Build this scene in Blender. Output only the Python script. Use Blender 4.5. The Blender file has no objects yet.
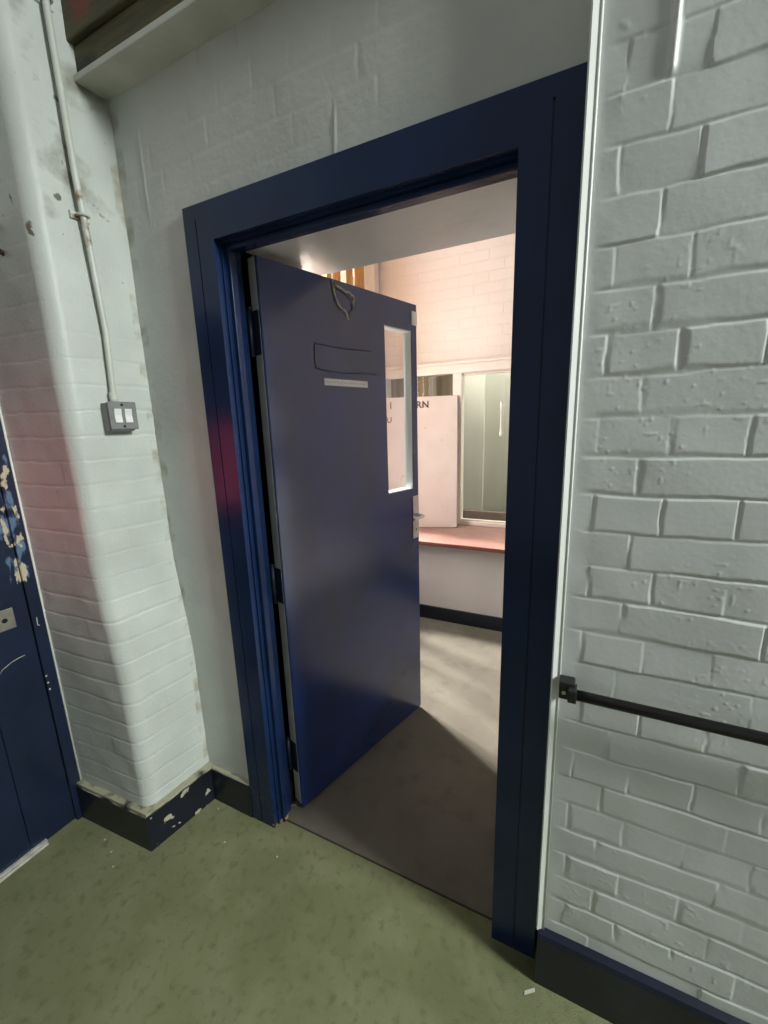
import bpy, bmesh, math, random
import numpy as np
from mathutils import Vector, Matrix

random.seed(7)
scene = bpy.context.scene
COL = scene.collection
R = math.radians

# ------------------------------------------------------------------ materials
def mat(name, base, rough=0.6, var=None, scale=8.0, detail=4.0, bump=0.0, bump_scale=None, spec=0.5, metal=0.0,
        lo=0.35, hi=0.65, coat=0.0, stretch=None):
    """principled material; var = second colour mixed in by noise"""
    m = bpy.data.materials.new(name); m.use_nodes = True
    nt = m.node_tree; n = nt.nodes; l = nt.links
    b = n['Principled BSDF']
    b.inputs['Base Color'].default_value = (*base, 1)
    b.inputs['Roughness'].default_value = rough
    b.inputs['Metallic'].default_value = metal
    b.inputs['Specular IOR Level'].default_value = spec
    b.inputs['Coat Weight'].default_value = coat
    b.inputs['Coat Roughness'].default_value = 0.15
    tc = n.new('ShaderNodeTexCoord')
    src = tc.outputs['Object']
    if stretch:
        mp = n.new('ShaderNodeMapping'); mp.inputs['Scale'].default_value = stretch
        l.new(src, mp.inputs['Vector']); src = mp.outputs['Vector']
    if var is not None:
        nz = n.new('ShaderNodeTexNoise'); nz.inputs['Scale'].default_value = scale; nz.inputs['Detail'].default_value = detail
        l.new(src, nz.inputs['Vector'])
        mr = n.new('ShaderNodeMapRange'); mr.inputs[1].default_value = lo; mr.inputs[2].default_value = hi
        l.new(nz.outputs['Fac'], mr.inputs[0])
        mx = n.new('ShaderNodeMix'); mx.data_type = 'RGBA'
        mx.inputs[6].default_value = (*base, 1); mx.inputs[7].default_value = (*var, 1)
        l.new(mr.outputs[0], mx.inputs[0]); l.new(mx.outputs[2], b.inputs['Base Color'])
    if bump:
        nb = n.new('ShaderNodeTexNoise'); nb.inputs['Scale'].default_value = bump_scale or scale * 4; nb.inputs['Detail'].default_value = 5
        l.new(src, nb.inputs['Vector'])
        bp = n.new('ShaderNodeBump'); bp.inputs['Strength'].default_value = 1.0; bp.inputs['Distance'].default_value = bump
        l.new(nb.outputs['Fac'], bp.inputs['Height']); l.new(bp.outputs['Normal'], b.inputs['Normal'])
    return m

def nodes_of(m):
    return m.node_tree.nodes, m.node_tree.links, m.node_tree.nodes['Principled BSDF']

def overlay(m, colour, scale, lo, hi, box=None, detail=3.0, seed=0.0, stretch=(1, 1, 1)):
    """mix a shaped stain / chip / painted glow colour over the base colour; box = ((x0,x1),(y0,y1),(z0,z1)) in object space, soft edges"""
    n, l, b = nodes_of(m)
    tc = n.new('ShaderNodeTexCoord')
    mp = n.new('ShaderNodeMapping'); mp.inputs['Location'].default_value = (seed, seed * .7, seed * 1.3); mp.inputs['Scale'].default_value = stretch
    l.new(tc.outputs['Object'], mp.inputs['Vector'])
    nz = n.new('ShaderNodeTexNoise'); nz.inputs['Scale'].default_value = scale; nz.inputs['Detail'].default_value = detail
    l.new(mp.outputs['Vector'], nz.inputs['Vector'])
    fac = nz.outputs['Fac']
    if box:
        sep = n.new('ShaderNodeSeparateXYZ'); l.new(tc.outputs['Object'], sep.inputs[0])
        for i, rng in enumerate(box):
            if rng is None: continue
            a, c = rng[0], rng[1]; soft = rng[2] if len(rng) > 2 else 0.02
            for edge, sgn in ((a, 1), (c, -1)):
                mr = n.new('ShaderNodeMapRange'); mr.interpolation_type = 'SMOOTHSTEP'
                mr.inputs[1].default_value = edge - soft if sgn > 0 else edge + soft
                mr.inputs[2].default_value = edge + soft if sgn > 0 else edge - soft
                mr.inputs[3].default_value = 0; mr.inputs[4].default_value = 1
                l.new(sep.outputs[i], mr.inputs[0])
                mm = n.new('ShaderNodeMath'); mm.operation = 'MULTIPLY'
                l.new(fac, mm.inputs[0]); l.new(mr.outputs[0], mm.inputs[1]); fac = mm.outputs[0]
    mr = n.new('ShaderNodeMapRange'); mr.inputs[1].default_value = lo; mr.inputs[2].default_value = hi
    l.new(fac, mr.inputs[0])
    mx = n.new('ShaderNodeMix'); mx.data_type = 'RGBA'
    inp = b.inputs['Base Color']
    if inp.is_linked:
        l.new(inp.links[0].from_socket, mx.inputs[6])
    else:
        mx.inputs[6].default_value = inp.default_value
    mx.inputs[7].default_value = (*colour, 1)
    l.new(mr.outputs[0], mx.inputs[0]); l.new(mx.outputs[2], inp)
    return m

def glass(name, tint=(1, 1, 1), refl=1.0, trans=1.0):
    """thin pane: clear with fresnel reflection"""
    m = bpy.data.materials.new(name); m.use_nodes = True
    nt = m.node_tree; n = nt.nodes; l = nt.links; n.clear()
    out = n.new('ShaderNodeOutputMaterial')
    tr = n.new('ShaderNodeBsdfTransparent'); tr.inputs['Color'].default_value = (*[c * trans for c in tint], 1)
    gl = n.new('ShaderNodeBsdfGlossy'); gl.inputs['Roughness'].default_value = 0.03; gl.inputs['Color'].default_value = (.9, .95, .93, 1)
    fr = n.new('ShaderNodeLayerWeight'); fr.inputs['Blend'].default_value = .5
    pw = n.new('ShaderNodeMath'); pw.operation = 'POWER'; pw.inputs[1].default_value = 5
    mu = n.new('ShaderNodeMath'); mu.operation = 'MULTIPLY_ADD'; mu.inputs[1].default_value = .95 * refl; mu.inputs[2].default_value = .04 * refl; mu.use_clamp = True
    mx = n.new('ShaderNodeMixShader')
    l.new(fr.outputs['Facing'], pw.inputs[0]); l.new(pw.outputs[0], mu.inputs[0]); l.new(mu.outputs[0], mx.inputs[0])
    l.new(tr.outputs[0], mx.inputs[1]); l.new(gl.outputs[0], mx.inputs[2]); l.new(mx.outputs[0], out.inputs['Surface'])
    return m

NAVY = (0.012, 0.033, 0.145)
M = {}
M['brick_paint'] = mat('painted_brick', (.64, .665, .65), .42, (.57, .595, .58), 5, 5, .0004, 90)
M['pier_paint'] = mat('pier_paint', (.54, .575, .53), .45, (.48, .51, .47), 6, 6, .0008, 120)
overlay(M['pier_paint'], (.22, .215, .17), 9, .50, .68, (None, (-.22, .1, .03), (1.95, 3.4, .25)), 6, 3.1)
overlay(M['pier_paint'], (.36, .35, .28), 14, .50, .66, (None, (-.012, .1, .008), (.1, 3.4, .1)), 6, 9.1)
overlay(M['pier_paint'], (.14, .12, .09), 26, .69, .75, (None, (-.4, .1, .05), (1.75, 3.4, .2)), 4, 5.7)
M['plaster'] = mat('painted_plaster', (.60, .62, .585), .5, (.53, .55, .52), 4, 5, .0012, 60)
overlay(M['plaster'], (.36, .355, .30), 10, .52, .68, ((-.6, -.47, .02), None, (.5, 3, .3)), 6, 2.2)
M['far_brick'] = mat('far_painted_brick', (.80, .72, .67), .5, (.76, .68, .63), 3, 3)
n, l, b = nodes_of(M['far_brick'])
tc = n.new('ShaderNodeTexCoord'); mp = n.new('ShaderNodeMapping'); mp.inputs['Rotation'].default_value = (R(90), 0, 0)
l.new(tc.outputs['Object'], mp.inputs['Vector'])
bt = n.new('ShaderNodeTexBrick'); bt.inputs['Scale'].default_value = 1; bt.inputs['Brick Width'].default_value = .225
bt.inputs['Row Height'].default_value = .076; bt.inputs['Mortar Size'].default_value = .007; bt.inputs['Mortar Smooth'].default_value = .8
bt.inputs['Color1'].default_value = (1, 1, 1, 1); bt.inputs['Color2'].default_value = (.8, .8, .8, 1); bt.inputs['Mortar'].default_value = (0, 0, 0, 1)
l.new(mp.outputs['Vector'], bt.inputs['Vector'])
bp = n.new('ShaderNodeBump'); bp.inputs['Strength'].default_value = 1; bp.inputs['Distance'].default_value = .0018
l.new(bt.outputs['Color'], bp.inputs['Height']); l.new(bp.outputs['Normal'], b.inputs['Normal'])
M['far_plaster'] = mat('far_plaster', (.66, .625, .61), .6, (.61, .58, .565), 3, 4, .001, 40)
M['reveal'] = mat('reveal_paint', (.82, .82, .82), .32, (.76, .76, .76), 6, 5, .0025, 14)
M['room_paint'] = mat('adjoining_room_paint', (.56, .56, .51), .6, (.52, .52, .475), 2, 3)
M['room_paint_b'] = mat('adjoining_room_wall_paint', (.44, .44, .39), .6, (.41, .41, .365), 2, 3)
M['brown_ledge'] = mat('brown_ledge_paint', (.20, .165, .14), .6, (.17, .14, .12), 6, 3)

M['navy'] = mat('navy_gloss_paint', NAVY, .22, (.010, .026, .085), 3, 3, .0006, 22, coat=.6)
M['casing'] = mat('navy_casing_paint', (.0070, .0185, .058), .24, (.010, .026, .085), 4, 4, .0006, 26, spec=.38)
overlay(M['casing'], (.45, .22, .09), 60, .50, .54, ((-.16, -.1, .006), None, (-.02, .022, .006)), 3, 1.2)
M['casing_groove'] = mat('casing_groove', (.05, .085, .16), .4)
M['dark_edge'] = mat('dark_door_edge', (.006, .012, .03), .5, (.009, .016, .04), 8, 3)
M['bare_edge'] = mat('grey_white_edge_paint', (.50, .51, .49), .5, (.40, .41, .40), 12, 5)
M['skirting'] = mat('dark_skirting_paint', (.006, .008, .014), .4, (.009, .012, .022), 8, 4, .0008, 40)
overlay(M['skirting'], (.42, .40, .30), 24, .63, .655, ((-.53, -.43, .01), (-.32, .05, .05), (-.02, .16, .02)), 2, 4.15)
overlay(M['skirting'], (.36, .35, .25), 16, .33, .52, ((-1, -.2, .05), (-.4, .2, .05), (.1445, .2, .004)), 4, 2.4)
M['skirting_blue'] = mat('navy_skirting_paint', (.005, .007, .017), .3, (.007, .010, .026), 8, 4, .0008, 40)
M['worn_navy'] = mat('worn_navy_paint', (.006, .012, .031), .34, (.009, .017, .044), 6, 5, .001, 50)
overlay(M['worn_navy'], (.10, .17, .27), 16, .49, .56, (None, (-.345, -.262, .02), (.95, 1.5, .08)), 4, 1.5, (1, 2.2, .9))
overlay(M['worn_navy'], (.50, .45, .32), 20, .535, .57, (None, (-.33, -.262, .015), (.96, 1.45, .06)), 4, 6.5, (1, 2, 1))
M['white_bead'] = mat('white_painted_bead', (.74, .77, .735), .45, (.68, .71, .67), 12, 4)
M['white_gloss'] = mat('white_gloss_paint', (.84, .78, .73), .35, (.78, .72, .67), 10, 3)
M['glaz_bead'] = mat('pale_glazing_bead', (.78, .80, .76), .4, (.72, .74, .70), 10, 3)
M['plastic_white'] = mat('white_plastic', (.80, .80, .76), .35, (.74, .74, .70), 30, 2)
M['label_strip'] = mat('white_label_strip', (.72, .73, .74), .4, (.60, .61, .63), 60, 2)
M['steel'] = mat('satin_steel', (.62, .62, .63), .32, (.52, .52, .54), 30, 3, metal=1)
M['alu'] = mat('dull_aluminium', (.62, .61, .55), .42, (.45, .44, .38), 30, 3, metal=.25)
M['grey_metal'] = mat('grey_enamelled_metal', (.21, .22, .215), .42, (.17, .18, .175), 20, 4, .0004, 90)
M['black'] = mat('black_powder_coat', (.010, .011, .011), .30, (.014, .015, .015), 20, 2)
M['rust'] = mat('rusty_metal', (.06, .028, .016), .8, (.025, .014, .01), 50, 4, .002, 90)
M['conduit'] = mat('painted_conduit', (.60, .63, .57), .4, (.52, .55, .49), 14, 4, .0005, 60)
overlay(M['conduit'], (.24, .15, .09), 26, .50, .66, (None, None, (1.98, 2.2, .03)), 4, 2.7)
M['residue'] = mat('dark_glue_residue', (.014, .022, .06), .6)
M['scar'] = mat('bare_filler', (.46, .44, .33), .8, (.14, .14, .13), 45, 4, .002, 90)
M['olive'] = mat('olive_stained_timber', (.105, .092, .04), .6, (.060, .052, .024), 6, 6, .002, 30, stretch=(1, 6, 10))
overlay(M['olive'], (.20, .045, .03), 5, .22, .42, ((-.50, -.40, .03), None, (2.575, 2.8, .03)), 3, 1.9)  # reddish glow near the pier, painted into the timber colour
overlay(M['olive'], (.025, .025, .02), 12, .30, .5, ((-.56, -.42, .04), None, (2.4, 2.55, .05)), 6, 3.9)
M['ledge'] = mat('ledge_white_paint', (.60, .61, .55), .5, (.50, .51, .45), 9, 5, .0008, 40)
M['worktop'] = mat('pink_brown_worktop', (.35, .195, .17), .36, (.28, .15, .13), 9, 5, .0004, 60, stretch=(1, 5, 1))
M['worktop_edge'] = mat('worktop_edge', (.20, .075, .055), .5, (.15, .055, .04), 20, 3)
M['board'] = mat('white_board_panel', (.77, .69, .65), .45, (.72, .64, .60), 5, 5)
overlay(M['board'], (.45, .36, .31), 30, .715, .75, (None, None, (.1, .9)), 2, 2.4)
M['board_edge'] = mat('grey_board_edge', (.36, .33, .31), .5, (.28, .26, .25), 30, 2)
M['ink'] = mat('dark_marker_ink', (.09, .055, .05), .6)
M['blind'] = mat('beige_brown_blind', (.38, .32, .24), .7, (.26, .21, .16), 2, 2, stretch=(14, 1, .2))
M['timber'] = mat('orange_timber', (.62, .33, .12), .5, (.52, .26, .09), 6, 4, stretch=(4, 4, .6))
M['glass'] = glass('clear_glass', (.96, .98, .97), .35)
M['glass_green'] = glass('faintly_green_glass', (.92, .95, .92), 1.0)
M['door_glass'] = glass('door_glass', (.95, .97, 1.0), 2.2)
M['flake'] = mat('pale_paint_flake', (.48, .47, .39), .6)

# near carpet: short pile, olive, trodden and blotchy
m = M['carpet'] = mat('olive_carpet', (.200, .212, .112), .95, (.150, .162, .082), 2.2, 6, .0035, 260, spec=.15)
overlay(m, (.225, .235, .135), 7, .45, .75, None, 6, 4.4)
overlay(m, (.115, .124, .062), 34, .53, .80, None, 5, 7.4)
m = M['lino'] = mat('grey_brown_carpet', (.150, .141, .117), .9, (.120, .112, .092), 3.2, 6, .002, 200, spec=.2)
overlay(m, (.105, .095, .078), 12, .53, .8, None, 5, 2.9)

# ------------------------------------------------------------------ mesh helpers
class MB:
    def __init__(s): s.bm = bmesh.new()
    def box(s, x0, x1, y0, y1, z0, z1, bevel=0.0, seg=2, mtx=None):
        t = bmesh.new(); bmesh.ops.create_cube(t, size=1)
        for v in t.verts:
            v.co = Vector(((x0 + x1) / 2 + v.co.x * (x1 - x0), (y0 + y1) / 2 + v.co.y * (y1 - y0), (z0 + z1) / 2 + v.co.z * (z1 - z0)))
        if bevel:
            bmesh.ops.bevel(t, geom=list(t.edges), offset=bevel, segments=seg, affect='EDGES', profile=.5)
        return s._add(t, mtx)
    def prism(s, pts, z0, z1, axis='z', bevel=0.0, mtx=None):
        """extrude 2-D polygon; axis z: (x,y) ; x: (y,z) ; y: (x,z)"""
        t = bmesh.new()
        def P(a, b_, c): return {'z': (a, b_, c), 'x': (c, a, b_), 'y': (a, c, b_)}[axis]
        lo = [t.verts.new(P(a, b_, z0)) for a, b_ in pts]; hi = [t.verts.new(P(a, b_, z1)) for a, b_ in pts]
        t.faces.new(lo); t.faces.new(hi)
        for i in range(len(pts)):
            j = (i + 1) % len(pts); t.faces.new((lo[i], lo[j], hi[j], hi[i]))
        bmesh.ops.recalc_face_normals(t, faces=t.faces)
        if bevel: bmesh.ops.bevel(t, geom=list(t.edges), offset=bevel, segments=2, affect='EDGES')
        return s._add(t, mtx)
    def tube(s, pts, r, seg=14, cap=True, radii=None):
        t = bmesh.new(); pts = [Vector(p) for p in pts]; rings = []
        up = None
        for i, p in enumerate(pts):
            d = (pts[min(i + 1, len(pts) - 1)] - pts[max(i - 1, 0)]).normalized()
            if up is None:
                up = Vector((0, 0, 1)) if abs(d.z) < .9 else Vector((1, 0, 0))
            a = d.cross(up).normalized(); c = a.cross(d).normalized(); up = c
            rr = radii[i] if radii else r
            rings.append([t.verts.new(p + rr * (math.cos(k * 2 * math.pi / seg) * a + math.sin(k * 2 * math.pi / seg) * c)) for k in range(seg)])
        for i in range(len(rings) - 1):
            for k in range(seg):
                j = (k + 1) % seg; f = t.faces.new((rings[i][k], rings[i][j], rings[i + 1][j], rings[i + 1][k])); f.smooth = True
        if cap:
            t.faces.new(rings[0]); t.faces.new(rings[-1])
        bmesh.ops.recalc_face_normals(t, faces=t.faces)
        return s._add(t, None)
    def _add(s, t, mtx):
        if mtx is not None: bmesh.ops.transform(t, matrix=mtx, verts=t.verts)
        me = bpy.data.meshes.new('tmp'); t.to_mesh(me); t.free(); s.bm.from_mesh(me); bpy.data.meshes.remove(me); return s
    def build(s, name, material, parent=None, label=None):
        me = bpy.data.meshes.new(name); s.bm.to_mesh(me); s.bm.free()
        me.materials.append(material)
        o = bpy.data.objects.new(name, me); COL.objects.link(o)
        if parent: o.parent = parent
        if label: o['label'] = label
        return o

def tag(o, label, cat, group=None, kind=None):
    o['label'] = label; o['category'] = cat
    if group: o['group'] = group
    if kind: o['kind'] = kind
    return o
def empty(name, loc=(0, 0, 0), rz=0.0, rx=0.0):
    o = bpy.data.objects.new(name, None); COL.objects.link(o); o.location = loc; o.rotation_euler = (rx, 0, rz); o.empty_display_size = .1
    return o
def S(o, label, cat): return tag(o, label, cat, kind='structure')

# ------------------------------------------------------------------ numpy noise and height fields
def vnoise(x, y, scale, seed):
    rs = np.random.RandomState(seed); N = 128; g = rs.rand(N, N)
    u = x * scale + 17.3; v = y * scale + 31.7
    i = np.floor(u).astype(int); j = np.floor(v).astype(int); fu = u - i; fv = v - j
    fu = fu * fu * (3 - 2 * fu); fv = fv * fv * (3 - 2 * fv)
    i0 = i % N; i1 = (i + 1) % N; j0 = j % N; j1 = (j + 1) % N
    return (g[i0, j0] * (1 - fu) + g[i1, j0] * fu) * (1 - fv) + (g[i0, j1] * (1 - fu) + g[i1, j1] * fu) * fv - .5
def smooth(a, b, x):
    t = np.clip((x - a) / (b - a), 0, 1); return t * t * (3 - 2 * t)

COURSE = .076
def brick_height(u, z, z0, u0, depth, joint, seed, warp=.004, tilt=.003, pimples=.0010, fill=.5, lump=1.0, vert=1.0):
    """painted english-bond brick relief (metres), 0 = mean face"""
    rs = np.random.RandomState(seed)
    zz = z + warp * vnoise(u, z, 9, seed + 1) + warp * .5 * vnoise(u, z, 30, seed + 2)
    uu = u + warp * .9 * vnoise(u, z, 12, seed + 3) + warp * .6 * vnoise(u, z, 40, seed + 4)
    c = np.floor((zz - z0) / COURSE).astype(int); fz = (zz - z0) - c * COURSE
    head = (c % 2) == 0
    L = np.where(head, .1165, .233); off = np.where(head, u0, u0 + .067 - .233)
    jit = rs.rand(400)[(c + 100) % 400] * .012
    k = np.floor((uu - off - jit) / L).astype(int); fu = (uu - off - jit) - k * L
    hsh = rs.rand(400, 400)
    h1 = hsh[(c + 100) % 400, (k + 100) % 400]; h2 = hsh[(c + 237) % 400, (k + 171) % 400]; h3 = hsh[(c + 51) % 400, (k + 307) % 400]
    w = joint * (1 + .8 * vnoise(u, z, 14, seed + 5))
    up = COURSE - fz            # distance below the joint above: crisp top arris; fz: soft worn lower arris
    soft = 1 + 1.6 * smooth(-.2, .3, vnoise(u, z, 5, seed + 12))
    jz = np.maximum(1 - smooth(w * .10, w * .62, up), 1 - smooth(w * .10, w * 1.25 * soft, fz))
    ju = np.maximum(1 - smooth(w * .08, w * .55, L - fu), (1 - smooth(w * .1, w * 1.05 * soft, fu)) * (.55 + .45 * soft / 2.6))
    fillv = smooth(-.18, .12, vnoise(u, z, 7, seed + 6) + .35 * vnoise(u, z, 22, seed + 7) + (.5 - fill) * .6)
    fillh = .55 + .45 * smooth(-.2, .15, vnoise(u, z, 6, seed + 8))
    j = np.maximum(jz * fillh, ju * fillv * vert)
    face = (h1 - .5) * tilt * 1.6 + (h2 - .5) * tilt * 1.7 * (fz / COURSE - .5) * 2 + (h3 - .5) * tilt * .9 * (fu / L - .5) * 2
    face = face * (1 - j)
    lumps = (.0014 * vnoise(u, z, 13, seed + 9) + 0.0001 * vnoise(u, z, 55, seed + 10)) * lump
    p = vnoise(u, z, 120, seed + 11); pim = pimples * np.clip((p - .30) * 5, 0, 1) * smooth(-.1, .25, vnoise(u, z, 8, seed + 14))
    return face - depth * j + lumps * (1 - .4 * j) + pim

def grid_mesh(name, P, material, parent=None, extra=None):
    """P: (nz, nu, 3) vertex grid"""
    nz, nu, _ = P.shape
    idx = np.arange(nz * nu).reshape(nz, nu)
    q = np.stack([idx[:-1, :-1], idx[:-1, 1:], idx[1:, 1:], idx[1:, :-1]], -1).reshape(-1, 4)
    verts = P.reshape(-1, 3)
    if extra is not None:
        ev, ef = extra
        q = np.concatenate([q, np.array(ef) + len(verts)]); verts = np.concatenate([verts, np.array(ev)])
    me = bpy.data.meshes.new(name)
    me.vertices.add(len(verts)); me.vertices.foreach_set('co', verts.astype(np.float32).ravel())
    me.loops.add(q.size); me.loops.foreach_set('vertex_index', q.astype(np.int32).ravel())
    me.polygons.add(len(q)); me.polygons.foreach_set('loop_start', np.arange(0, q.size, 4, dtype=np.int32))
    me.polygons.foreach_set('use_smooth', np.ones(len(q), dtype=bool))
    me.update(calc_edges=True); me.validate()
    me.materials.append(material)
    o = bpy.data.objects.new(name, me); COL.objects.link(o)
    if parent: o.parent = parent
    return o

def box_extra(x0, x1, y0, y1, z0, z1):
    v = [(x0, y0, z0), (x1, y0, z0), (x1, y1, z0), (x0, y1, z0), (x0, y0, z1), (x1, y0, z1), (x1, y1, z1), (x0, y1, z1)]
    f = [(0, 3, 2, 1), (4, 5, 6, 7), (0, 1, 5, 4), (1, 2, 6, 5), (2, 3, 7, 6), (3, 0, 4, 7)]
    return v, f

H = 3.3            # wall height of the near room
WF = .015          # door wall face
D2 = .43           # far face of the thick wall
XL, XR = -.80, 2.1 # far room
YF = 2.42          # far wall
# ------------------------------------------------------------------ floors
o = MB().box(-1.2, 4.2, -4.2, .045, -.06, 0).build('floor', M['carpet']); S(o, 'worn olive green carpet in front of the blue doorway', 'floor')
o = MB().box(-1.2, 4.2, .045, 3.7, -.06, -.001).build('floor_2', M['lino']); S(o, 'grey brown floor inside the room beyond the doorway', 'floor')
o = MB().box(-.128, .686, .043, .049, -.004, .0015, .0006).build('trim_7', mat('dark_joint_strip', (.022, .018, .012), .9, (.035, .03, .02), 20, 3)); S(o, 'dark joint line where green carpet meets brown floor', 'floor joint')

# ------------------------------------------------------------------ door wall (left plaster piece, over-door piece)
def plaster_piece(x0, x1, z0, z1, n_u, n_z):
    us = np.linspace(x0, x1, n_u); zs = np.linspace(z0, z1, n_z); U, Z = np.meshgrid(us, zs)
    h = brick_height(U, Z, .04, .02, .0010, .010, 51, .004, .0006, .0003, .2) * smooth(2.0, 2.3, Z) * .8
    h = h + .0018 * vnoise(U, Z, 5, 61) + .0006 * vnoise(U, Z, 25, 62)
    st = np.abs(U - .0 - np.round(U / .13) * .13 + .03 * vnoise(U, Z, 2.3, 66))
    h = h + .0035 * np.clip(1 - st / .004, 0, 1) * np.clip((vnoise(U, Z, 7, 63) - .12) * 6, 0, 1) * smooth(2.05, 2.2, Z)
    return np.stack([U, WF - h, Z], -1)
P1 = plaster_piece(-.60, -.20, 0, H, 120, 500)
wl = grid_mesh('wall_back', P1, M['plaster'], None, box_extra(-.60, -.15, WF + .006, D2, 0, H))
P2 = plaster_piece(-.205, .835, 2.06, H, 300, 300)
w2 = grid_mesh('wall_back_over_door', P2, M['plaster'], wl, box_extra(-.15, .80, WF + .006, D2, 2.075, H))
S(wl, 'smooth grey-white plastered wall around and above the navy door frame', 'wall')
# white painted reveal of the thick wall behind the frame
b_ = MB()
b_.box(-.19, -.15, .095, D2, 0, 2.075)
b_.box(-.19, .80, .095, D2 + .002, 2.035, 2.075)
b_.box(.735, .80, .095, D2, 0, 2.075)
rv = b_.build('trim_1', M['reveal']); S(rv, 'white painted reveal and soffit of the thick wall behind the doorway', 'door reveal')
# the far side of this wall, both sides of the opening
b_ = MB(); b_.box(XL - .2, -.19, .40, D2, 0, 3.05); b_.box(.80, XR, .10, D2, 0, 3.05); b_.box(-.19, .80, .40, D2, 2.075, 3.05)
o = b_.build('wall_front', M['far_plaster']); S(o, 'white back of the door wall inside the far room', 'wall')
o = MB().box(-.15, -.138, .10, D2, 0, .17, .003).build('baseboard_reveal', M['skirting']); S(o, 'dark skirting on the reveal behind the open door', 'skirting board')

# ------------------------------------------------------------------ door frame (casing, lining, stop)
XI, XRI = -.135, .684
fr = S(empty('trim_2', (0, 0, 0)), 'wide glossy navy door frame around the open doorway', 'door frame')
XO, XRO, G0, G1, CW = -.244, .802, .060, .0635, .109
def frame_boards(side):
    """inner and outer boards of one side of the frame, with a groove between them"""
    mb = MB(); zi, zj, zt = 2.02, 2.082, 2.1185
    def rect(x0, x1, z0, z1, y0): mb.prism([(x0, z0), (x1, z0), (x1, z1), (x0, z1)], y0, .020, 'y')
    if side == 'l':
        rect(XI - G0, XI, 0, zj, 0); rect(XO, XI - G1, 0, zj, 0); rect(XI - G1, XI - G0, 0, zj, .005)
    elif side == 'r':
        rect(XRI, XRI + G0, 0, zj, 0); rect(XRI + G1, XRO, 0, zj, 0); rect(XRI + G0, XRI + G1, 0, zj, .005)
    else:
        mb.prism([(XI, zi), (XRI, zi), (XRI, zj), (XRO, zj), (XRO, zt), (XO, zt), (XO, zj), (XI, zj)], 0, .020, 'y')
    return mb
frame_boards('l').build('casing', M['casing'], fr, 'left upright board of the navy frame, chipped to bare wood at its foot')
frame_boards('r').build('casing', M['casing'], fr, 'right upright board of the navy frame with a groove')
frame_boards('h').build('head_casing', M['casing'], fr, 'navy head board across the top of the frame')
# linings
MB().box(XI - .04, XI + .006, .02, .095, 0, 2.04).build('lining', M['casing'], fr)
MB().box(XRI + .003, XRI + .06, .02, .095, 0, 2.04).build('lining', M['casing'], fr)
MB().box(XI + .006, XRI + .003, .02, .095, 2.014, 2.04).build('head_lining', M['casing'], fr)
MB().box(XI + .006, XI + .020, .034, .058, 0, 2.014, .002).build('door_stop', M['casing'], fr)
MB().box(XRI - .003, XRI + .004, .034, .058, 0, 2.014, .002).build('door_stop', M['casing'], fr)
MB().box(XI + .020, XRI - .003, .034, .058, 2.000, 2.014, .002).build('head_stop', M['casing'], fr)

# ------------------------------------------------------------------ the open door
dr = S(empty('door_1', (-.082, .107, 0), math.atan2(.9632, .2686)), 'open glossy navy door leaf with a tall narrow glass slot', 'door')
LW, LT, Z0, Z1 = .793, .044, .010, 2.005
GX0, GX1, GZ0, GZ1 = .575, .752, 1.197, 1.893
me = bmesh.new()
def ring(y):
    o_ = [me.verts.new(p) for p in ((0, y, Z0), (LW, y, Z0), (LW, y, Z1), (0, y, Z1))]
    i_ = [me.verts.new(p) for p in ((GX0, y, GZ0), (GX1, y, GZ0), (GX1, y, GZ1), (GX0, y, GZ1))]
    return o_, i_
(of, jf), (ob, jb) = ring(0), ring(LT)
for k in range(4):
    q = (k + 1) % 4
    me.faces.new((of[k], of[q], jf[q], jf[k])); me.faces.new((ob[q], ob[k], jb[k], jb[q]))
    me.faces.new((of[q], of[k], ob[k], ob[q])); me.faces.new((jf[k], jf[q], jb[q], jb[k]))
bmesh.ops.recalc_face_normals(me, faces=me.faces)
outer = [e for e in me.edges if all(v in of + ob for v in e.verts) and not (e.verts[0] in of) ^ (e.verts[1] in of)]
bmesh.ops.bevel(me, geom=outer, offset=.002, segments=2, affect='EDGES')
mb = MB(); mb.bm.free(); mb.bm = me; mb.build('leaf', M['navy'], dr)
# glazing bead ring and pane
t = .010
b_ = MB(); b_.box(GX0, GX0 + t * .4, .004, .040, GZ0, GZ1); b_.box(GX1 - t * .4, GX1, .002, .042, GZ0, GZ1)
b_.box(GX0, GX1, .003, .041, GZ0, GZ0 + t * .5); b_.box(GX0, GX1, .003, .041, GZ1 - t * .5, GZ1)
b_.build('glazing_bead', M['glaz_bead'], dr, 'pale bead around the glass slot')
MB().box(GX0 + .002, GX1 - .002, .032, .037, GZ0 + .002, GZ1 - .002).build('glass_pane', M['door_glass'], dr)
# latch furniture, both faces
for sg, y in ((-1, 0), (1, LT)):
    pl = MB().box(.743, .786, min(y, y + sg * .006), max(y, y + sg * .006), .955, 1.162, .0022).build('handle_plate', M['steel'], dr, 'satin steel plate')
    lv = MB()
    lv.tube([(.764, y + sg * .004, 1.070), (.764, y + sg * .042, 1.070), (.762, y + sg * .050, 1.070), (.752, y + sg * .054, 1.070), (.72, y + sg * .055, 1.069), (.685, y + sg * .053, 1.067)], .008, 12,
            radii=[.009, .007, .007, .0065, .006, .0055])
    lv.build('lever', M['steel'], pl)
    MB().tube([(.764, y + sg * .0062, .998), (.764, y + sg * .0068, .998)], .005, 10).build('keyhole', M['black'], pl)
    for z in (.967, 1.150):
        MB().tube([(.764, y + sg * .0058, z), (.764, y + sg * .0070, z)], .0035, 10).build('screw', M['steel'], pl)
MB().box(.755, .792, -.004, .001, 1.918, 1.975, .0015).build('keep_plate', M['plastic_white'], dr, 'small white plate near the top free corner')
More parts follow.
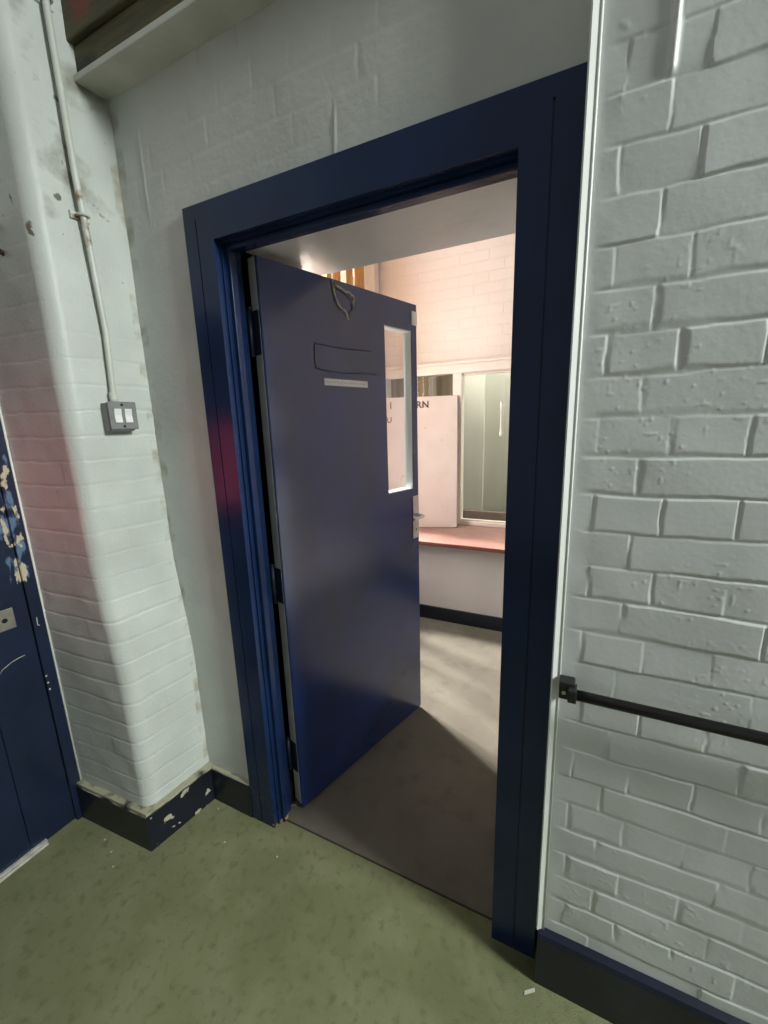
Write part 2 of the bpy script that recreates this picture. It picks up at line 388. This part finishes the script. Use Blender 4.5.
# label strip and outline of a removed sign
lb = MB().box(.239, .463, -.0025, .0005, 1.643, 1.667, .0008).build('label_strip', M['label_strip'], dr, 'thin white label strip')
b_ = MB()
rs = random.Random(4); x = .247
while x < .45:
    w = rs.uniform(.004, .010); b_.box(x, x + w, -.0029, -.0024, 1.6525, 1.6575); x += w + rs.uniform(.003, .006)
b_.build('worn_marks', mat('worn_grey_marks', (.42, .43, .45), .6), lb)
b_ = MB()
def wob(p, n=14, a=.0015, s=1):
    r_ = random.Random(s); out = []
    for i in range(len(p) - 1):
        for k in range(n):
            f = k / n; out.append((p[i][0] * (1 - f) + p[i + 1][0] * f + r_.uniform(-a, a), -.0005, p[i][1] * (1 - f) + p[i + 1][1] * f + r_.uniform(-a, a)))
    out.append((p[-1][0], -.0005, p[-1][1])); return out
b_.tube(wob([(.495, 1.783), (.33, 1.776), (.204, 1.780), (.201, 1.74), (.203, 1.697)], s=3), .0019, 6)
b_.tube(wob([(.203, 1.700), (.25, 1.692), (.36, 1.690), (.47, 1.697), (.52, 1.695)], s=5), .0022, 6)
b_.build('sign_outline', M['residue'], dr, 'dark glue outline of a removed sign')
# torn scar of a removed closer near the top
b_ = MB()
b_.tube(wob([(.302, 1.995), (.306, 1.965), (.318, 1.935), (.333, 1.915), (.360, 1.905), (.372, 1.88)], 5, .002, 8), .0048, 7, radii=None)
b_.tube(wob([(.304, 1.990), (.345, 1.980), (.385, 1.972), (.408, 1.962), (.400, 1.945), (.398, 1.925)], 5, .002, 9), .0045, 7)
b_.build('closer_scar', M['scar'], dr, 'ragged pale scar where a fitting was torn off')
b_ = MB()
b_.tube(wob([(.297, 1.996), (.300, 1.962), (.311, 1.930), (.330, 1.908)], 5, .002, 18), .002, 6)
b_.tube(wob([(.312, 1.978), (.36, 1.968), (.39, 1.950), (.392, 1.915), (.375, 1.903)], 5, .002, 19), .002, 6)
b_.build('scar_edge', M['residue'], dr)
MB().box(-.0012, .0008, .008, LT - .0005, Z0 + .02, Z1 - .001).build('hinge_edge', M['bare_edge'], dr, 'grey-white painted hinge edge')
# hinges (pin side towards the reveal)
for z in (1.79, .95, .24):
    b_ = MB()
    b_.tube([(-.010, LT + .004, z - .07), (-.010, LT + .004, z + .07)], .0075, 12)
    b_.tube([(-.010, LT + .004, z + .07), (-.010, LT + .004, z + .078)], .0055, 12)
    hg = b_.build('hinge', M['dark_edge'], dr, 'dark painted butt hinge')
    for dz in (-.024, .024):
        MB().tube([(-.010, LT + .004, z + dz - .0012), (-.010, LT + .004, z + dz + .0012)], .0079, 12).build('knuckle_gap', M['residue'], hg)
    MB().box(-.0035, -.001, .008, LT + .002, z - .065, z + .065).build('hinge_leaf', M['dark_edge'], hg)

# ------------------------------------------------------------------ right brick wall
YB = -.030
xs = np.concatenate([np.arange(.815, 1.42, .0024), np.linspace(1.42, 4.2, 60)])
zs = np.concatenate([np.linspace(0, .17, 4)[:-1], np.arange(.17, 2.42, .0024), np.linspace(2.42, H, 24)])
U, Z = np.meshgrid(xs, zs)
Hh = brick_height(U, Z, 1.196 - .076 * 15 + .001, .856, .0016, .0048, 11, .0055, .0012, .0008, .50)
Hh = Hh * smooth(.824, .862, U)
# a run of old filler near the top
Hh += .006 * np.exp(-((U - .925 - .006 * (Z - 2.1)) / .005) ** 2) * smooth(2.035, 2.055, Z)
Hh = Hh * (1 - smooth(1.42, 1.5, U)) + 0 * Hh
P = np.stack([U, YB - Hh, Z], -1)
o = grid_mesh('wall_right', P, M['brick_paint'], None, box_extra(.822, 4.2, YB + .009, .10, 0, H))
S(o, 'white painted brick wall on the far side of the black bar', 'wall')
b_ = MB()
lean_m = Matrix(((1, 0, -.0029, .0005), (0, 1, 0, 0), (0, 0, 1, 0), (0, 0, 0, 1)))
b_.prism([(.8055, .016), (.8055, -.0385), (.8085, -.0410), (.8200, -.0350), (.8225, -.0335), (.8225, .016)], .17, H, 'z', 0, lean_m)
b_.tube([(.8225, -.0340, .17), (.8134, -.0340, H)], .0026, 8)
o = b_.build('trim_3', M['white_bead']); S(o, 'narrow white corner strip between navy frame and brick wall', 'corner strip')
o = MB().prism([(-.030, 0), (-.052, 0), (-.052, .158), (-.047, .170), (-.030, .176)], .8105, 4.2, 'x').build('baseboard_right', M['skirting_blue'])
S(o, 'navy skirting board below the brick wall', 'skirting board')
o['kind'] = 'structure'

# black bar on the wall
br = tag(empty('wall_bar', (.828, -.034, .912)), 'slim black horizontal bar on a square bracket against the white brick wall', 'bar')
bk = MB().box(-.006, .026, -.030, .002, -.021, .021, .003).build('bracket', M['black'], br)
MB().tube([(.004, -.0295, -.004), (.004, -.0315, -.004)], .0045, 10).build('screw', M['steel'], bk, 'bright screw head')
MB().box(.012, .030, -.048, -.012, -.015, .015, .003).build('end_clamp', M['black'], br)
MB().tube([(.020, -.034, 0), (1.5, -.034, .004)], .0115, 20).build('rod', M['black'], br)
bk2 = MB().box(1.49, 1.53, -.048, .002, -.021, .021, .003).build('bracket', M['black'], br)

# ------------------------------------------------------------------ pier at left with a rounded corner
SIDE = [(-.473, WF + .02), (-.505, -.236)]; FRONT = [(-.505, -.236), (-.905, -.262)]
rad = .045
p0 = np.array(SIDE[0]); pc = np.array(SIDE[1]); p1 = np.array(FRONT[1])
d0 = (pc - p0) / np.linalg.norm(pc - p0); d1 = (p1 - pc) / np.linalg.norm(p1 - pc)
ang = math.acos(float(np.dot(d0, d1))); tl = rad * math.tan(ang / 2)
path = [p0 + d0 * s for s in np.arange(0, np.linalg.norm(pc - p0) - tl, .003)]
a0 = pc - d0 * tl; nrm = np.array([d0[1], -d0[0]])      # inward normal
inward = nrm if np.dot(nrm, d1) > 0 else -nrm
cen = a0 + inward * rad
for k in range(25):
    th = ang * k / 24
    path.append(cen - inward * rad * math.cos(th) + d0 * rad * math.sin(th))
st = pc + d1 * tl
path += [st + d1 * s for s in np.arange(.003, np.linalg.norm(p1 - st), .004)]
path = np.array(path); tang = np.gradient(path, axis=0); tang /= np.linalg.norm(tang, axis=1)[:, None]
nor = np.stack([-tang[:, 1], tang[:, 0]], 1)
if np.dot(nor[2], (1, 0)) < 0: nor = -nor
slen = np.concatenate([[0], np.cumsum(np.linalg.norm(np.diff(path, axis=0), axis=1))])
zs = np.concatenate([np.linspace(0, .12, 3)[:-1], np.arange(.12, 2.7, .0034), np.linspace(2.7, H, 10)])
U, Z = np.meshgrid(slen, zs)
hh = brick_height(U, Z, .045, .03, .0016, .0040, 31, .007, .0004, .0005, .05, .8, .10)
hh *= .25 + .75 * (1 - smooth(1.55, 1.9, Z))
hh += .004 * vnoise(U, Z, 6, 41) + .002 * vnoise(U, Z, 16, 42)
lean = .042 * smooth(.55, 1.15, Z)[..., None] * np.array([-1.0, 0])
XY = path[None] + nor[None] * hh[..., None] + lean
P = np.concatenate([XY, Z[..., None]], -1)
o = grid_mesh('wall_pier', P, M['pier_paint'], None, box_extra(-.90, -.56, -.20, .40, 0, H))
S(o, 'white painted brick pier with a rounded corner beside the doorway', 'pier')
# skirtings
def offs(pts, d):  # simple outward shift of the two runs
    return pts
sk = [(-.449, -.004), (-.487, -.256), (-.905, -.284)]
b_ = MB()
b_.prism([(-.449, .02), (-.449, 0.0), (-.4885, -.258), (-.905, -.285), (-.905, -.252), (-.545, -.225), (-.515, -.2), (-.485, .02)], 0, .146)
b_.prism([(-.452, .02), (-.452, 0.0), (-.492, -.254), (-.905, -.281), (-.905, -.252), (-.545, -.225), (-.515, -.2), (-.485, .02)], .146, .158)
o = b_.build('baseboard_pier', M['skirting']); S(o, 'chipped near-black skirting wrapping the foot of the pier', 'skirting board')
o = MB().prism([(.02, 0), (-.003, 0), (-.003, .140), (.003, .152), (.014, .155), (.02, .155)], -.4495, -.2445, 'x').build('baseboard_back', M['skirting'])
S(o, 'short dark skirting between the pier and the navy frame', 'skirting board')

# ------------------------------------------------------------------ switch and conduit on the pier
def on_side(s_from_back, z):   # point on the side face
    ln = -.030 * (1 if z > 1.15 else 0)
    p = p0 + d0 * s_from_back; return Vector((p[0] + ln, p[1], z))
SW = empty('light_switch', (-.531, -.101, 1.551), math.atan2(d0[1], d0[0]) + math.pi)
tag(SW, 'grey metal-clad double light switch below the conduit on the pier', 'light switch')
# local: X along wall towards the door wall, -Y out of the wall
sw_box = MB().box(-.043, .033, -.038, .004, -.048, .040, .004).build('back_box', M['grey_metal'], SW)
fp = MB().box(-.043, .041, -.046, -.038, -.043, .043, .003).build('face_plate', M['grey_metal'], SW)
for x in (-.018, .013):
    MB().prism([(-.0460, -.021), (-.0500, -.021), (-.0472, .0), (-.0505, .021), (-.0460, .021)], x - .0105, x + .0105, 'x').build('rocker', M['plastic_white'], SW, 'white switch rocker')
for x, z in ((-.003, .033), (-.003, -.033)):
    MB().tube([(x, -.0455, z), (x, -.0475, z)], .004, 10).build('screw', M['black'], SW)

cd = tag(empty('conduit', (0, 0, 0)), 'white painted conduit pipe running up the pier to the light switch', 'conduit')
pts = [(-.518, -.111, 1.590), (-.517, -.107, 1.70), (-.515, -.104, 1.80), (-.514, -.109, 1.93), (-.513, -.113, 2.04), (-.513, -.117, 2.12), (-.513, -.121, 2.22), (-.513, -.123, 2.55), (-.513, -.124, H - .02)]
fine = []
for i in range(len(pts) - 1):
    for k in range(5):
        f = k / 5; fine.append(tuple(pts[i][j] * (1 - f) + pts[i + 1][j] * f for j in range(3)))
fine.append(pts[-1])
MB().tube(fine, .0088, 16).build('pipe', M['conduit'], cd)
MB().tube([(-.518, -.111, 1.586), (-.518, -.110, 1.622)], .0118, 16).build('coupling', M['conduit'], cd)
for z, y in ((2.115, -.117), (2.62, -.123)):
    b_ = MB(); b_.box(-.540, -.526, y - .026, y + .026, z - .010, z + .010, .002)
    b_.tube([(-.526, y - .013, z), (-.510, y - .0135, z), (-.501, y - .008, z), (-.4995, y, z), (-.501, y + .008, z), (-.510, y + .0135, z), (-.526, y + .013, z)], .004, 8)
    b_.build('saddle', M['conduit'], cd)

# rusty fixing at the very edge
fx = tag(MB().tube([(-.698, -.243, 2.085), (-.694, -.266, 2.07), (-.693, -.272, 2.045), (-.695, -.268, 2.02), (-.700, -.243, 2.01)], .007, 10).build('wall_fixing', M['rust']),
         'small dark rusty fixing on the front of the pier at the picture edge', 'wall fixing')

# ------------------------------------------------------------------ left wall with the worn navy door
wl_ = MB(); wl_.box(-1.15, -.905, -4.2, -.20, 2.06, H); wl_.box(-1.15, -.905, -4.2, -1.22, 0, 2.06)
o = wl_.build('wall_left', M['plaster']); S(o, 'plain side wall holding the worn navy door', 'wall')
d2 = S(empty('door_2', (0, 0, 0)), 'worn navy boarded door at the left edge with peeling paint', 'door')
MB().box(-.93, -.874, -.300, -.258, 0, 2.06, .003).build('frame', M['worn_navy'], d2, 'paint-peeled navy frame upright')
MB().box(-.93, -.874, -1.24, -1.198, 0, 2.06, .003).build('frame', M['worn_navy'], d2)
MB().box(-.93, -.874, -1.198, -.300, 2.01, 2.06, .003).build('head', M['worn_navy'], d2)
b_ = MB()
y = -.302
while y > -1.19:
    b_.box(-.92, -.880, max(y - .1445, -1.197), y, .012, 2.008, .0028); y -= .1455
b_.build('board_panel', M['worn_navy'], d2)
MB().box(-.884, -.866, -1.19, -.402, .002, .013, .002).build('threshold_bar', M['alu'], d2, 'bare aluminium strip along the foot')
MB().box(-.884, -.868, -1.19, -.402, .017, .024, .001).build('threshold_bar', M['alu'], d2)
pl = MB().box(-.881, -.8745, -.420, -.344, .858, .930, .002).build('lock_plate', mat('dull_lock_metal', (.27, .26, .21), .45, (.19, .18, .15), 30, 3, metal=.3), d2, 'dull metal lock plate')
MB().tube([(-.8755, -.372, .893), (-.8735, -.372, .893)], .008, 12).build('keyhole', M['black'], pl)
MB().tube([(-.8795, -.339 - .08 * math.sin(a * .25), .747 - .004 * a * a * .35 + (.004 if a > 3 else 0)) for a in range(6)], .0014, 6).build('scratch', M['scar'], d2, 'pale curved scratch')
b_ = MB()
for z, y in ((.640, -.302), (.612, -.301), (.585, -.300)):
    b_.tube([(-.8745, y + .006, z), (-.8735, y + .006, z)], .0035, 8)
b_.tube([(-.8742, -.286, .868), (-.8742, -.287, .85), (-.8742, -.288, .838), (-.8742, -.282, .834)], .0016, 6)
b_.build('paint_chips', M['flake'], d2, 'small pale chips in the paint')
# pale bead where the pier meets that door
b_ = MB(); b_.tube([(-.872, -.262, .16), (-.872, -.262, 2.06)], .0035, 8)
o = b_.build('trim_4', M['white_bead']); S(o, 'thin pale edge line between the pier and the worn navy door', 'edge strip')

# ------------------------------------------------------------------ ledge and timber fascia over the door wall
o = MB().box(-.545, 4.2, -.072, .02, 2.470, 2.486, .002).build('trim_5', M['ledge']); S(o, 'white painted ledge running along the top of the door wall', 'ledge')  # ledge and fascia lengthened rightwards out of view to shade the upper walls
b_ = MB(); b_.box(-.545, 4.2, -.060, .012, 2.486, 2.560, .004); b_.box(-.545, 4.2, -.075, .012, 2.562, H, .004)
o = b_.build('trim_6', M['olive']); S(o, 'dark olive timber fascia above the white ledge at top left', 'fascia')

# ------------------------------------------------------------------ far room
o = MB().box(XL - .2, XR, 1.872, YF + .15, 0, .615).build('wall_counter', M['far_plaster']); S(o, 'plain pale wall below the pink-brown worktop', 'wall')
o = MB().box(XL, XR, 1.856, 1.8725, 0, .104, .002).build('baseboard_far', M['skirting']); S(o, 'black skirting below the pale counter wall in the far room', 'skirting board')
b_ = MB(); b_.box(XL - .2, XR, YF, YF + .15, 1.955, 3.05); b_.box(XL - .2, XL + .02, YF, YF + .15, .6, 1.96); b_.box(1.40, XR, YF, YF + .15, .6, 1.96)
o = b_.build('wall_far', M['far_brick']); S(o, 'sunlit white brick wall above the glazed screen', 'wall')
b_ = MB()
WY0, WY1, WZ0, WZ1 = .95, 2.36, .90, 2.95
b_.box(XL - .14, XL, .40, WY0, 0, 3.05); b_.box(XL - .14, XL, WY1, YF + .1, 0, 3.05); b_.box(XL - .14, XL, WY0, WY1, 0, WZ0); b_.box(XL - .14, XL, WY0, WY1, WZ1, 3.05)
o = b_.build('wall_far_left', M['far_plaster']); S(o, 'pale side wall of the far room behind the open door', 'wall')
o = MB().box(XR, XR + .12, .1, YF + .15, 0, 3.05).build('wall_far_right', M['far_plaster']); S(o, 'far room wall hidden behind the brick wall', 'wall')
o = MB().box(XL - .2, XR + .12, .1, YF + .15, 3.05, 3.15).build('ceiling', M['far_plaster']); S(o, 'ceiling of the far room', 'ceiling')
# high side window with timber bars
w2 = S(empty('window_2', (XL, 0, 0)), 'bright window with orange timber bars seen over the top of the open door', 'window')
b_ = MB(); b_.box(-.10, .012, WY1 - .045, WY1 + .035, WZ0, WZ1, .004); b_.box(-.10, .012, WY0 - .03, WY0 + .04, WZ0, WZ1, .004); b_.box(-.10, .03, WY0, WY1, WZ0 - .03, WZ0 + .03, .004); b_.box(-.10, .012, WY0, WY1, WZ1 - .03, WZ1 + .02, .004)
b_.build('frame', M['white_gloss'], w2)
for y, w in ((2.180, .085), (2.022, .030), (1.838, .036), (1.700, .06), (1.52, .03), (1.34, .03), (1.16, .03)):
    MB().box(-.075, -.03, y - w / 2, y + w / 2, WZ0, WZ1, .003).build('bar', M['timber'], w2)
MB().box(-.055, -.05, WY0, WY1, WZ0, WZ1).build('glass_pane', M['glass'], w2)

# worktop
wt = tag(empty('worktop', (0, 1.80, 0)), 'pink-brown worktop ledge running below the glazed screen', 'worktop')
MB().box(XL + .001, XR - .001, .002, .618, .617, .640, .003).build('top', M['worktop'], wt)
MB().box(XL + .001, XR - .001, -.004, .003, .612, .640, .002).build('front_edge', M['worktop_edge'], wt, 'darker front edge')

# glazed screen
w1 = S(empty('window_1', (0, YF - .02, 0)), 'white framed internal glazed screen above the worktop', 'window')
b_ = MB()
b_.box(XL, 1.42, -.03, .06, 1.872, 1.957, .004); b_.box(XL, 1.42, -.045, .0, 1.940, 1.957, .004)
b_.box(XL, 1.42, -.02, .06, .641, .672, .003)
b_.build('frame', M['white_gloss'], w1)
MB().box(-.150, -.076, -.025, .06, .66, 1.88, .004).build('mullion', M['white_gloss'], w1)
MB().box(1.36, 1.42, -.025, .06, .66, 1.88, .004).build('mullion', M['white_gloss'], w1)
MB().box(XL, XL + .05, -.025, .06, .66, 1.88, .004).build('mullion', M['white_gloss'], w1)
b_ = MB(); b_.box(-.076, 1.36, -.006, .022, .672, .690, .003); b_.box(-.076, 1.36, -.006, .022, 1.852, 1.872, .003)
sr = b_.build('sash', M['white_gloss'], w1)
MB().box(-.075, 1.36, .006, .011, .706, 1.852).build('glass_pane', M['glass_green'], w1)
MB().box(XL + .05, -.150, .020, .025, .672, 1.872).build('glass_pane', M['glass'], w1)
hz = [1.375, 1.385, 1.40, 1.42, 1.46, 1.51, 1.56, 1.59, 1.615, 1.63, 1.642]
hr = [.011, .017, .018, .013, .0095, .009, .010, .0135, .0185, .0175, .012]
b_ = MB(); b_.tube([(.238, -.028, z) for z in hz], .01, 12, radii=[r_ * .68 for r_ in hr])
b_.tube([(.238, -.028, 1.395), (.238, .008, 1.395)], .006, 10); b_.tube([(.238, -.028, 1.622), (.238, .008, 1.622)], .006, 10)
b_.build('pull_handle', M['plastic_white'], w1, 'white bone-shaped pull handle on the glass')

# room behind the screen
o = MB().box(-1.3, 1.6, 3.42, 3.54, 0, 2.9).build('wall_adjoining', M['room_paint_b']); S(o, 'grey-green wall seen through the glazed screen', 'wall')
o = MB().box(-1.3, -.115, 3.36, 3.42, 0, 2.9).build('wall_adjoining_projection', M['room_paint']); S(o, 'paler projecting wall strip seen through the right pane of the screen', 'wall')
o = MB().box(-.9, 1.6, 3.29, 3.36, .0, .565, .004).build('trim_8', M['brown_ledge']); S(o, 'brown ledge at the foot of the right screen pane', 'ledge')
b_ = MB(); b_.box(-1.42, -1.3, YF + .15, 3.54, 0, 2.9); b_.box(1.6, 1.72, YF + .15, 3.54, 0, 2.9)
o = b_.build('wall_adjoining_side', M['room_paint']); S(o, 'side walls of the room behind the screen', 'wall')
# vertical blind behind the left pane
vb = tag(empty('vertical_blind', (0, YF + .16, 0)), 'beige-brown vertical blind behind the left screen pane', 'blind')
x = -.80; k = 0
while x < -.155:
    mt = Matrix.Translation((x, .016 + .008 * (k % 2), 0)) @ Matrix.Rotation(R(5 * math.sin(k * 2.1)), 4, 'Z')
    MB().box(-.036, .036, -.001, .001, .80, 1.93, 0, 2, mt).build('slat', M['blind'], vb); x += .055; k += 1
MB().box(-.84, -.12, -.005, .045, 1.93, 1.965, .003).build('head_rail', M['white_gloss'], vb)

# white board leaning on the worktop
yaw = math.atan2(.29, .957)
wb = tag(empty('white_board', (-.078, 2.268, .6445), yaw, 0), 'white board with dark handwritten letters leaning against the glazed screen', 'board')
lean = math.atan2(.09, 1.055)
Mx = Matrix.Rotation(-lean, 4, 'X')
MB().box(-.68, 0, 0, .018, 0, 1.062, .002, 2, Mx).build('panel', M['board'], wb)
MB().box(0, .006, -.001, .020, 0, 1.062, .001, 1, Mx).build('edge_strip', M['board_edge'], wb, 'grey edge strip')
def letters(txt, x, z, size):
    cu = bpy.data.curves.new('lettering', 'FONT'); cu.body = txt; cu.size = size; cu.extrude = .0004; cu.offset = .0018; cu.space_character = 1.05
    t_ = bpy.data.objects.new('t', cu); COL.objects.link(t_)
    dg = bpy.context.evaluated_depsgraph_get(); mm_ = bpy.data.meshes.new_from_object(t_.evaluated_get(dg))
    bpy.data.objects.remove(t_)
    mm_.transform(Mx @ Matrix.Translation((x, -.0012, z)) @ Matrix.Rotation(R(90), 4, 'X'))
    mm_.materials.append(M['ink']); o_ = bpy.data.objects.new('lettering', mm_); COL.objects.link(o_); o_.parent = wb
    return o_
letters('RN', -.330, .975, .075); letters('I', -.545, .975, .075); letters('U', -.57, .865, .06)

# pale flakes on the carpet
for i, (x, y, s) in enumerate(((-.693, -.302, .0045), (-.624, -.320, .004), (-.056, -.081, .004), (-.565, -.35, .0035), (-.40, -.03, .0035), (-.27, -.12, .004))):
    o = MB().prism([(-s, -s * .5), (s * .3, -s * .8), (s, .1 * s), (s * .2, s * .7), (-s * .7, s * .5)], 0, .0015).build('paint_flake', M['flake'])
    o.location = (x, y, .0005); o.rotation_euler = (0, 0, i * 1.3)
    tag(o, 'tiny pale paint flake lying on the olive carpet near the skirting', 'paint flake', 'paint flakes on the carpet')
o = MB().prism([(-.016, -.003), (.014, -.004), (.018, .003), (-.013, .004)], 0, .002).build('paper_scrap', M['flake']); o.location = (.800, -.078, .0005); o.rotation_euler = (0, 0, R(38))
tag(o, 'small pale scrap on the carpet beside the navy skirting under the brick wall', 'scrap')

# ------------------------------------------------------------------ light
w = bpy.data.worlds.new('World'); scene.world = w; w.use_nodes = True
n = w.node_tree.nodes; l = w.node_tree.links; bg = n['Background']
tc = n.new('ShaderNodeTexCoord'); vm = n.new('ShaderNodeVectorMath'); vm.operation = 'DOT_PRODUCT'; vm.inputs[1].default_value = Vector((-.42, .88, .22)).normalized()
l.new(tc.outputs['Generated'], vm.inputs[0])
mr = n.new('ShaderNodeMapRange'); mr.interpolation_type = 'SMOOTHSTEP'; mr.inputs[1].default_value = .45; mr.inputs[2].default_value = .85
l.new(vm.outputs['Value'], mr.inputs[0])
mx = n.new('ShaderNodeMix'); mx.data_type = 'RGBA'
mx.inputs[6].default_value = (.205, .213, .213, 1); mx.inputs[7].default_value = (1.5, 1.25, .98, 1)
l.new(mr.outputs[0], mx.inputs[0]); l.new(mx.outputs[2], bg.inputs['Color'])

def area(name, loc, target, sx, sy, power, col, spread=180):
    L = bpy.data.lights.new(name, 'AREA'); L.shape = 'RECTANGLE'; L.size = sx; L.size_y = sy; L.energy = power; L.color = col; L.spread = R(spread)
    o_ = bpy.data.objects.new(name, L); COL.objects.link(o_); o_.location = loc
    o_.rotation_euler = (Vector(target) - Vector(loc)).to_track_quat('-Z', 'Y').to_euler(); return o_
area('ceiling_lamp', (4.1, -.50, 3.15), (-.1, -.1, .2), .6, 1.0, 84, (.95, 1.0, .965), 110)
area('window_daylight', (-.93, 1.32, (WZ0 + WZ1) / 2), (1.5, 1.3, 1.7), .7, WZ1 - WZ0, 75, (1.0, .91, .87))
area('daylight', (-4.2, 3.05, 6.0), (.3, 1.2, .3), 1.0, 1.0, 3300, (1.0, .90, .84))
area('adjoining_fill', (.2, 2.95, 2.8), (.2, 3.0, 0), .5, .3, 26, (1.0, .98, .93))  # added fill without a fitting, brightens the room behind the screen
area('red_standin_light', (-.86, -.62, 1.32), (-.2, -.1, 1.4), .22, .42, .85, (1.0, .11, .17))  # added out-of-view light standing in for an unknown red source

# ------------------------------------------------------------------ camera
cam = bpy.data.cameras.new('camera'); co = bpy.data.objects.new('camera', cam); COL.objects.link(co)
cam.sensor_fit = 'VERTICAL'; cam.sensor_height = 36; cam.sensor_width = 36; cam.lens = 411.918066 * 36 / 1024; cam.clip_start = .02
rows = ((0.90021365, 0.43446628, -0.02923079), (0.06593908, -0.20236394, -0.97708796), (-0.43042703, 0.87766046, -0.21081908))
mw = Matrix(((rows[0][0], -rows[1][0], -rows[2][0], .839981984), (rows[0][1], -rows[1][1], -rows[2][1], -.957557134), (rows[0][2], -rows[1][2], -rows[2][2], 1.503639), (0, 0, 0, 1)))
co.matrix_world = mw
scene.camera = co
vs = scene.view_settings
vs.view_transform = 'Standard'; vs.look = 'None'; vs.exposure = 0; vs.gamma = 1; vs.use_curve_mapping = False
